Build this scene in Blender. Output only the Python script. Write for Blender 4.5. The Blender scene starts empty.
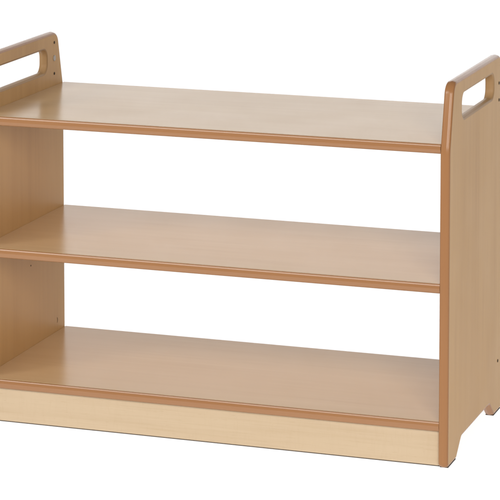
import bpy, bmesh, math
from mathutils import Vector, Matrix

S = bpy.context.scene
COL = S.collection
MM = 0.001

# ------------------------------------------------------------------ sizes (m)
W, D, T = 0.9097, 0.4179, 0.018          # inner width, depth, board thickness
Z_TOP, Z_MID, Z_LOW = 0.5963, 0.3399, 0.0842
SHELF_FRONT = 0.004

# ------------------------------------------------------------------ materials
def mat(name):
    m = bpy.data.materials.new(name)
    m.use_nodes = True
    nt = m.node_tree
    return m, nt, nt.nodes['Principled BSDF']

def node(nt, kind, **kw):
    n = nt.nodes.new(kind)
    for k, v in kw.items():
        setattr(n, k, v)
    return n

def mixc(nt, fac, a, b, blend='MIX'):
    n = node(nt, 'ShaderNodeMix', data_type='RGBA', blend_type=blend)
    for s, v in ((0, fac), (6, a), (7, b)):
        if hasattr(v, 'is_output') or isinstance(v, bpy.types.NodeSocket):
            nt.links.new(v, n.inputs[s])
        else:
            n.inputs[s].default_value = v if s == 0 else (*v, 1)
    return n.outputs[2]

def noise(nt, vec, scale, detail=4, rough=0.55, dist=0.0):
    n = node(nt, 'ShaderNodeTexNoise')
    n.inputs['Scale'].default_value = scale
    n.inputs['Detail'].default_value = detail
    n.inputs['Roughness'].default_value = rough
    n.inputs['Distortion'].default_value = dist
    nt.links.new(vec, n.inputs['Vector'])
    return n.outputs['Fac']

def ramp(nt, fac, lo, hi):
    n = node(nt, 'ShaderNodeMapRange')
    n.inputs['From Min'].default_value = lo
    n.inputs['From Max'].default_value = hi
    nt.links.new(fac, n.inputs['Value'])
    return n.outputs['Result']

def mapped(nt, scale, loc=(0, 0, 0), rot=(0, 0, 0)):
    tc = node(nt, 'ShaderNodeTexCoord')
    mp = node(nt, 'ShaderNodeMapping')
    mp.inputs['Scale'].default_value = scale
    mp.inputs['Location'].default_value = loc
    mp.inputs['Rotation'].default_value = rot
    nt.links.new(tc.outputs['Object'], mp.inputs['Vector'])
    return mp.outputs['Vector']

def wood(name, light, mid, dark, along, rough=0.3, grain=0.5, loc=(0, 0, 0), spec=0.5,
         fleck=0.25, flick=0.0, bump=0.06):
    """Beech / maple foil: long soft streaks, broad tonal drift, tiny pore flecks."""
    m, nt, b = mat(name)
    ax = 'XYZ'.index(along)
    def sc(across, alongv):
        v = [across] * 3
        v[ax] = alongv
        return v
    drift = noise(nt, mapped(nt, sc(9, 1.1), loc), 1.0, 3, 0.5, 0.6)
    streak = noise(nt, mapped(nt, sc(70, 1.6), loc), 1.0, 5, 0.6, 0.3)
    fine = noise(nt, mapped(nt, sc(420, 9), loc), 1.0, 3, 0.6)
    pores = noise(nt, mapped(nt, sc(900, 60), loc), 1.0, 2, 0.5)
    c = mixc(nt, ramp(nt, drift, 0.34, 0.66), light, mid)
    f = node(nt, 'ShaderNodeMath', operation='MULTIPLY')
    nt.links.new(ramp(nt, streak, 0.42, 0.72), f.inputs[0]); f.inputs[1].default_value = grain
    patch = noise(nt, mapped(nt, sc(6, 4), (loc[0] + 2, loc[1], loc[2])), 1.0, 2, 0.5)
    fp = node(nt, 'ShaderNodeMath', operation='MULTIPLY')
    nt.links.new(f.outputs[0], fp.inputs[0]); nt.links.new(ramp(nt, patch, 0.32, 0.68), fp.inputs[1])
    c = mixc(nt, fp.outputs[0], c, dark)
    f2 = node(nt, 'ShaderNodeMath', operation='MULTIPLY')
    nt.links.new(ramp(nt, fine, 0.5, 0.8), f2.inputs[0]); f2.inputs[1].default_value = grain * 0.5
    c = mixc(nt, f2.outputs[0], c, dark)
    f3 = node(nt, 'ShaderNodeMath', operation='MULTIPLY')
    nt.links.new(ramp(nt, pores, 0.66, 0.74), f3.inputs[0]); f3.inputs[1].default_value = fleck
    c = mixc(nt, f3.outputs[0], c, dark)
    if flick:      # cross-grain flame figure of maple
        fl = noise(nt, mapped(nt, sc(30, 190), loc), 1.0, 3, 0.6, 0.8)
        f4 = node(nt, 'ShaderNodeMath', operation='MULTIPLY')
        nt.links.new(ramp(nt, fl, 0.5, 0.75), f4.inputs[0]); f4.inputs[1].default_value = flick
        c = mixc(nt, f4.outputs[0], c, dark)
    nt.links.new(c, b.inputs['Base Color'])
    # gloss varies a little over the lacquer
    g = noise(nt, mapped(nt, (7, 7, 7), loc), 1.0, 4, 0.6)
    r = node(nt, 'ShaderNodeMapRange')
    r.inputs['To Min'].default_value = rough - 0.05
    r.inputs['To Max'].default_value = rough + 0.07
    nt.links.new(g, r.inputs['Value'])
    nt.links.new(r.outputs['Result'], b.inputs['Roughness'])
    b.inputs['Specular IOR Level'].default_value = spec
    bp = node(nt, 'ShaderNodeBump')
    bp.inputs['Strength'].default_value = bump
    bp.inputs['Distance'].default_value = 0.0006
    nt.links.new(fine, bp.inputs['Height'])
    nt.links.new(bp.outputs['Normal'], b.inputs['Normal'])
    return m

PANEL = wood('panel_beech', (0.505, 0.303, 0.128), (0.470, 0.275, 0.111), (0.36, 0.200, 0.075),
             'Z', 0.38, 0.42, (3.1, 1.7, 0.3), spec=0.12, fleck=0.06)
SHELF = wood('shelf_beech', (0.555, 0.378, 0.208), (0.525, 0.35, 0.186), (0.44, 0.28, 0.14),
             'X', 0.22, 0.28, (0.4, 2.2, 5.0), spec=0.09, fleck=0.10)
PLINTH = wood('plinth_maple', (0.545, 0.425, 0.29), (0.50, 0.38, 0.248), (0.385, 0.265, 0.15),
              'X', 0.42, 0.45, (1.4, 0.2, 7.7), spec=0.3, fleck=0.32, flick=0.10)
BAND = wood('edge_banding_beech', (0.33, 0.160, 0.067), (0.308, 0.144, 0.058), (0.25, 0.112, 0.042),
            'Z', 0.23, 0.3, (8.0, 3.0, 1.0), spec=0.23, fleck=0.0, bump=0.0)
RIM = wood('handle_rim_beech', (0.36, 0.222, 0.108), (0.34, 0.205, 0.097), (0.29, 0.165, 0.07),
           'Y', 0.4, 0.3, (5.0, 1.0, 2.0), spec=0.12, fleck=0.0, bump=0.0)
BANDX = wood('shelf_edge_banding_beech', (0.33, 0.160, 0.067), (0.308, 0.144, 0.058), (0.25, 0.112, 0.042),
             'X', 0.17, 0.25, (2.0, 3.0, 4.0), spec=0.6, fleck=0.0, bump=0.0)

CONTACT_SHADE, nt, b = mat('contact_shadow_brown')
b.inputs['Base Color'].default_value = (0.085, 0.066, 0.05, 1); b.inputs['Roughness'].default_value = 0.9  # contact shadow put into a dark colour, for feet and plinth
STEEL, nt, b = mat('dark_screw_steel')
b.inputs['Base Color'].default_value = (0.04, 0.026, 0.015, 1); b.inputs['Roughness'].default_value = 0.6
b.inputs['Specular IOR Level'].default_value = 0.15
CAP, nt, b = mat('grey_plastic_cap')
b.inputs['Base Color'].default_value = (0.33, 0.29, 0.25, 1); b.inputs['Roughness'].default_value = 0.4

BACKLIT = bpy.data.materials.new('backlit_white_sheet'); BACKLIT.use_nodes = True  # invented see-through sheet: light from below keeps the floor shadowless white
nt = BACKLIT.node_tree; nt.nodes.clear()
o_ = node(nt, 'ShaderNodeOutputMaterial'); mx = node(nt, 'ShaderNodeMixShader')
df = node(nt, 'ShaderNodeBsdfDiffuse'); tr = node(nt, 'ShaderNodeBsdfTranslucent')
df.inputs['Color'].default_value = (0.9, 0.9, 0.9, 1); tr.inputs['Color'].default_value = (0.9, 0.9, 0.9, 1)
mx.inputs[0].default_value = 0.55
nt.links.new(df.outputs[0], mx.inputs[1]); nt.links.new(tr.outputs[0], mx.inputs[2])
nt.links.new(mx.outputs[0], o_.inputs['Surface'])

# ------------------------------------------------------------------ mesh helpers
def obj(name, bm, m, parent=None, smooth=False):
    bmesh.ops.recalc_face_normals(bm, faces=bm.faces[:])
    me = bpy.data.meshes.new(name); bm.to_mesh(me); bm.free()
    me.materials.append(m)
    if smooth:
        for p in me.polygons:
            p.use_smooth = True
    o = bpy.data.objects.new(name, me); COL.objects.link(o)
    if parent:
        o.parent = parent
    return o

def fillet(pts, n=10):
    """closed polygon of (a, b, radius) -> list of 2-D points with rounded corners"""
    out = []
    N = len(pts)
    for i in range(N):
        p = Vector(pts[i][:2]); r = pts[i][2]
        a = Vector(pts[i - 1][:2]); c = Vector(pts[(i + 1) % N][:2])
        u = (a - p).normalized(); v = (c - p).normalized()
        ang = u.angle(v)
        if r <= 0 or ang > math.pi - 1e-3:
            out.append(p); continue
        d = r / math.tan(ang / 2)
        t0, t1 = p + u * d, p + v * d
        ctr = p + (u + v).normalized() * (r / math.sin(ang / 2))
        a0 = math.atan2(*(t0 - ctr).yx); a1 = math.atan2(*(t1 - ctr).yx)
        da = (a1 - a0 + math.pi) % (2 * math.pi) - math.pi
        for k in range(n + 1):
            t = a0 + da * k / n
            out.append(ctr + Vector((math.cos(t), math.sin(t))) * r)
    # drop doubles
    res = []
    for q in out:
        if not res or (q - res[-1]).length > 1e-5:
            res.append(q)
    if (res[0] - res[-1]).length < 1e-5:
        res.pop()
    return res

def area2(l):
    return sum(l[i - 1].x * l[i].y - l[i].x * l[i - 1].y for i in range(len(l)))

def inset(loop, d):
    """offset a closed loop; positive = to the inside of the loop"""
    s = 1 if area2(loop) > 0 else -1
    out = []
    N = len(loop)
    for i in range(N):
        e0 = (loop[i] - loop[i - 1]).normalized(); e1 = (loop[(i + 1) % N] - loop[i]).normalized()
        n0 = Vector((-e0.y, e0.x)) * s; n1 = Vector((-e1.y, e1.x)) * s
        m = (n0 + n1)
        m = m / max(m.length_squared / 2, 1e-6)
        out.append(loop[i] + m * d)
    return out

def slab(loops, x0, x1):
    """flat board in the YZ plane with holes, between x0 and x1"""
    bm = bmesh.new()
    edges = []
    for lp in loops:
        vs = [bm.verts.new((x0, q.x, q.y)) for q in lp]
        edges += [bm.edges.new((vs[i - 1], vs[i])) for i in range(len(vs))]
    f = bmesh.ops.triangle_fill(bm, use_beauty=True, edges=edges)
    faces = [g for g in f['geom'] if isinstance(g, bmesh.types.BMFace)]
    bmesh.ops.dissolve_limit(bm, angle_limit=0.01, verts=bm.verts[:], edges=bm.edges[:])
    ex = bmesh.ops.extrude_face_region(bm, geom=bm.faces[:])
    bmesh.ops.translate(bm, vec=(x1 - x0, 0, 0), verts=[g for g in ex['geom'] if isinstance(g, bmesh.types.BMVert)])
    return bm

R_EDGE = 4.4 * MM
def profile(t, r=R_EDGE, dome=1.1 * MM):
    """rounded edge section: list of (inset, across)"""
    p = [(r - r * math.sin(a), r - r * math.cos(a)) for a in [math.pi / 2 * k / 6 for k in range(7)]]
    mid = [(-dome * math.sin(math.pi * k / 6), r + (t - 2 * r) * k / 6) for k in range(1, 6)]
    return p + mid + [(u, t - x) for u, x in reversed(p)]

def ring(loop, x0, t, sign=1):
    """edging swept round a loop; sign=-1 for a hole rim"""
    bm = bmesh.new()
    rows = []
    for u, x in profile(t):
        lp = inset(loop, u * sign)
        rows.append([bm.verts.new((x0 + x, q.x, q.y)) for q in lp])
    N = len(loop)
    for a, b_ in zip(rows, rows[1:]):
        for i in range(N):
            bm.faces.new((a[i - 1], a[i], b_[i], b_[i - 1]))
    return bm

def box(x0, x1, y0, y1, z0, z1, bev=0.0, seg=2):
    bm = bmesh.new()
    bmesh.ops.create_cube(bm, size=1)
    bmesh.ops.scale(bm, vec=(x1 - x0, y1 - y0, z1 - z0), verts=bm.verts[:])
    bmesh.ops.translate(bm, vec=((x0 + x1) / 2, (y0 + y1) / 2, (z0 + z1) / 2), verts=bm.verts[:])
    if bev:
        bmesh.ops.bevel(bm, geom=bm.edges[:], offset=bev, segments=seg, affect='EDGES', profile=0.5)
    return bm

def stud(x, y, z, r, h, sgn, dish=0.35, n=24):
    """round head lying on a panel face, with a rounded rim and a dished middle; axis along sgn*X"""
    bm = bmesh.new()
    prof = [(r, 0), (r, h * 0.55), (r * 0.86, h), (r * 0.6, h * 0.95), (r * 0.42, h * dish)]
    rows = []
    for rr, hh in prof:
        rows.append([bm.verts.new((x + sgn * hh, y + rr * math.cos(2 * math.pi * k / n),
                                   z + rr * math.sin(2 * math.pi * k / n))) for k in range(n)])
    for a, b_ in zip(rows, rows[1:]):
        for k in range(n):
            bm.faces.new((a[k - 1], a[k], b_[k], b_[k - 1]))
    bm.faces.new(rows[-1])
    return bm

# ------------------------------------------------------------------ the shelf unit
unit = bpy.data.objects.new('shelf_unit', None); COL.objects.link(unit)
unit.empty_display_size = 0.1
unit['label'] = 'beech wood open shelf unit with three shelves and oval handle cut-outs in its side panels'
unit['category'] = 'shelf unit'

Dm = D / MM
SHADOW_H = 1.6                                                   # height of the painted contact shadow under the feet, mm
half = [(0, SHADOW_H, 9), (0, 585, 90), (29, 705.2, 26)]
# ogee between foot and arch: a steep lower part, eased into the arch
outline_mm = half + [(Dm - a, b_, r) for a, b_, r in reversed(half)] + [
    (Dm - 64, SHADOW_H, 10), (Dm - 101, 32, 17), (101, 32, 17), (64, SHADOW_H, 10)]
outline = [Vector((a * MM, b_ * MM)) for a, b_ in [(q.x, q.y) for q in fillet(outline_mm, 12)]]
ylo, yhi, zlo, zhi = 89, Dm - 86, 629, 675.5
hole = [Vector((q.x * MM, q.y * MM)) for q in
        fillet([(ylo, zlo, 18), (yhi, zlo, 18), (yhi, zhi, 18), (ylo, zhi, 18)], 12)]

def side_panel(x0, label):
    p = obj('side_panel', slab([inset(outline, R_EDGE), inset(hole, -R_EDGE)], x0, x0 + T), PANEL, unit)
    p['label'] = label
    obj('edge_banding', ring(outline, x0, T), BAND, p, True)
    obj('handle_rim', ring(hole, x0, T, -1), RIM, p, True)
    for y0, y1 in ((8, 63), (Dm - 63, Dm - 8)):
        obj('foot_contact_shadow', box(x0 + 0.9 * MM, x0 + T - 0.9 * MM, y0 * MM, y1 * MM, 0, (SHADOW_H + 0.4) * MM, 0.0004, 1), CONTACT_SHADE, p)  # dark strip in place of the shadow where the foot meets the floor
    return p

left = side_panel(-W - T, 'side panel whose inner face shows')
right = side_panel(0.0, 'side panel whose outer face shows')
for y, z in ((370, 684.6), (369, 621)):
    obj('screw', stud(-W, y * MM, z * MM, 3.1 * MM, 0.7 * MM, 1), STEEL, left, True)
obj('screw_cap', stud(-W, 369.4 * MM, 652.5 * MM, 6.2 * MM, 1.3 * MM, 1, 0.9), CAP, left, True)
bm = bmesh.new()                                           # open arc of a dowel hole beside the bottom shelf
arc = []
for k in range(13):
    t = math.radians(-72 + 144 * k / 12)
    w_ = (0.25 + 0.75 * math.cos(math.radians(-90 + 180 * k / 12))) * 0.9
    cy, cz = 372.5, 107
    arc.append([bm.verts.new((-W + x * MM, (cy + (4.6 + d) * math.cos(t)) * MM, (cz + 6.0 * math.sin(t)) * MM))
                for x, d in ((0, -w_), (0.4, -w_ * 0.5), (0.4, w_ * 0.5), (0, w_))])
for a, b_ in zip(arc, arc[1:]):
    for k in range(3):
        bm.faces.new((a[k], a[k + 1], b_[k + 1], b_[k]))
obj('dowel_hole', bm, STEEL, left)
obj('screw', stud(-W, 243 * MM, 250.5 * MM, 1.6 * MM, 0.5 * MM, 1), STEEL, left, True)
for y, z, r in ((372.5, 651, 3.2), (373.5, 618, 3.2), (381, 102.5, 3.2)):
    obj('screw', stud(T, y * MM, z * MM, r * MM, 0.7 * MM, 1), STEEL, right, True)

def shelf(z):
    g = 0.25 * MM
    d = 5.5 * MM
    core0 = SHELF_FRONT + d + 0.5 * MM
    s = obj('shelf', box(-W + g, -g, core0, D - 0.5 * MM, z - T, z, 0.0005, 1), SHELF, unit)
    bm = bmesh.new()
    r = 4.6 * MM
    prof = [(SHELF_FRONT + d, z - T), (SHELF_FRONT + d, z - T + 0.2 * MM)]
    sec = []
    # small top round, then a broad eased arris, then the face
    py, pz = SHELF_FRONT + 2.9 * MM, z - 0.15 * MM
    sec.append((py, pz))
    for ang, ln in ((78, 0.4), (62, 0.4), (46, 0.4), (35, 0.4), (30, 0.65), (27, 0.65), (24, 0.65), (21, 0.65), (18, 0.5), (11, 0.5), (4, 0.5)):
        py -= ln * MM * math.sin(math.radians(ang))        # normal tilted 'ang' degrees up from the front
        pz -= ln * MM * math.cos(math.radians(ang))
        sec.append((py, pz))
    zf = pz
    for k in range(1, 6):                                  # slightly domed face
        t = k / 6
        sec.append((SHELF_FRONT - 0.5 * MM * math.sin(math.pi * t), zf - (zf - (z - T + r)) * t))
    for k in range(9):
        a = math.pi / 2 * k / 8
        sec.append((SHELF_FRONT + r - r * math.cos(a), z - T + 0.15 * MM + r - r * math.sin(a)))
    sec = [(SHELF_FRONT + d, z - 0.15 * MM)] + sec + [(SHELF_FRONT + d, z - T + 0.15 * MM)]
    n = 40                                                 # cut lengthwise so the strip can waver a hair
    rows = []
    for i in range(n + 1):
        x = -W + g + (W - 2 * g) * i / n
        w = 0.12 * MM * math.sin(i * 0.55 + z * 40)
        rows.append([bm.verts.new((x, y + w * 0.5, zz)) for y, zz in sec])
    for a, b_ in zip(rows, rows[1:]):
        for k in range(len(sec)):
            bm.faces.new((a[k - 1], a[k], b_[k], b_[k - 1]))
    e = obj('edge_banding', bm, BANDX, s, True)
    return s

for z in (Z_TOP, Z_MID, Z_LOW):
    shelf(z)

pl = obj('plinth', box(-W + 0.3 * MM, -0.3 * MM, 0.0105, 0.0265, 0.0022, Z_LOW - T - 0.0003, 0.0006, 2), PLINTH, unit)
obj('plinth_contact_shadow', box(-W + 0.0006, -0.0006, 0.0118, 0.0252, 0.0002, 0.0024), CONTACT_SHADE, pl)  # thin dark strip painted in as the plinth's contact shadow

# ------------------------------------------------------------------ backdrop: white sweep, made translucent for the added lamps below and behind
bm = bmesh.new()
path = [(-2.2, 0.0)] + [(y, 0.0) for y in (-1, 0, 1, 2, 3)]
for k in range(1, 13):
    a = math.pi / 2 * k / 12
    path.append((3 + 1.2 * math.sin(a), 1.2 - 1.2 * math.cos(a)))
path.append((4.2, 3.4))
rows = [[bm.verts.new((x, y, z)) for x in (-5.5, 3.5)] for y, z in path]
for a, b_ in zip(rows, rows[1:]):
    bm.faces.new((a[0], a[1], b_[1], b_[0]))
bd = obj('backdrop', bm, BACKLIT, None, True)
bd['kind'] = 'structure'

# ------------------------------------------------------------------ lamps
def area(name, loc, target, sx, sy, power, color=(1, 1, 1)):
    l = bpy.data.lights.new(name, 'AREA'); l.shape = 'RECTANGLE'
    l.size, l.size_y, l.energy, l.color = sx, sy, power, color
    o = bpy.data.objects.new(name, l); COL.objects.link(o)
    o.location = loc
    o.rotation_euler = (Vector(target) - Vector(loc)).to_track_quat('-Z', 'Y').to_euler()
    return o

area('added_floor_backlight', (-1.0, 1.1, -1.3), (-1.0, 1.1001, 0), 9.0, 6.6, 305)  # unseen lamp added under the floor to whiten it
area('added_sweep_backlight', (-1.0, 5.6, 1.6), (-1.0, 0, 1.6), 9.0, 4.0, 370)  # unseen lamp added behind the sweep to keep its upright part white
area('key_softbox', (-2.95, -2.3, 2.18), (-0.45, 0.15, 0.35), 0.7, 0.7, 25, (1.0, 0.97, 0.93))
area('side_softbox', (1.55, -3.4, 1.75), (-0.6, 0.2, 0.4), 1.3, 1.3, 92, (1.0, 0.955, 0.90))
area('strip_softbox', (-1.6, -3.0, 2.5), (-0.45, 0.0, 0.35), 3.0, 1.0, 58, (1.0, 0.97, 0.94))

w = bpy.data.worlds.new('World'); S.world = w; w.use_nodes = True
bg = w.node_tree.nodes['Background']
bg.inputs['Color'].default_value = (1, 0.985, 0.965, 1)
bg.inputs['Strength'].default_value = 0.24

# ------------------------------------------------------------------ camera
F, CX, CY = 2648.85, 250.0, -109.25       # focal length and principal point, photo pixels
cam = bpy.data.cameras.new('camera'); co = bpy.data.objects.new('camera', cam); COL.objects.link(co)
cam.sensor_fit = 'HORIZONTAL'; cam.sensor_width = 36.0
cam.lens = 36.0 * F / 500.0
cam.shift_x = 0.0
cam.shift_y = (CY - 250.0) / 500.0
cam.clip_start, cam.clip_end = 0.05, 200
co.location = (1.2006, -4.5557, 1.4945)
co.rotation_euler = (math.pi / 2 - 0.0932, 0, 0.3303)
S.camera = co

S.view_settings.view_transform = 'Standard'
S.view_settings.look = 'None'
S.view_settings.exposure = 0.0
S.view_settings.gamma = 1.0
S.render.resolution_x = S.render.resolution_y = 1024
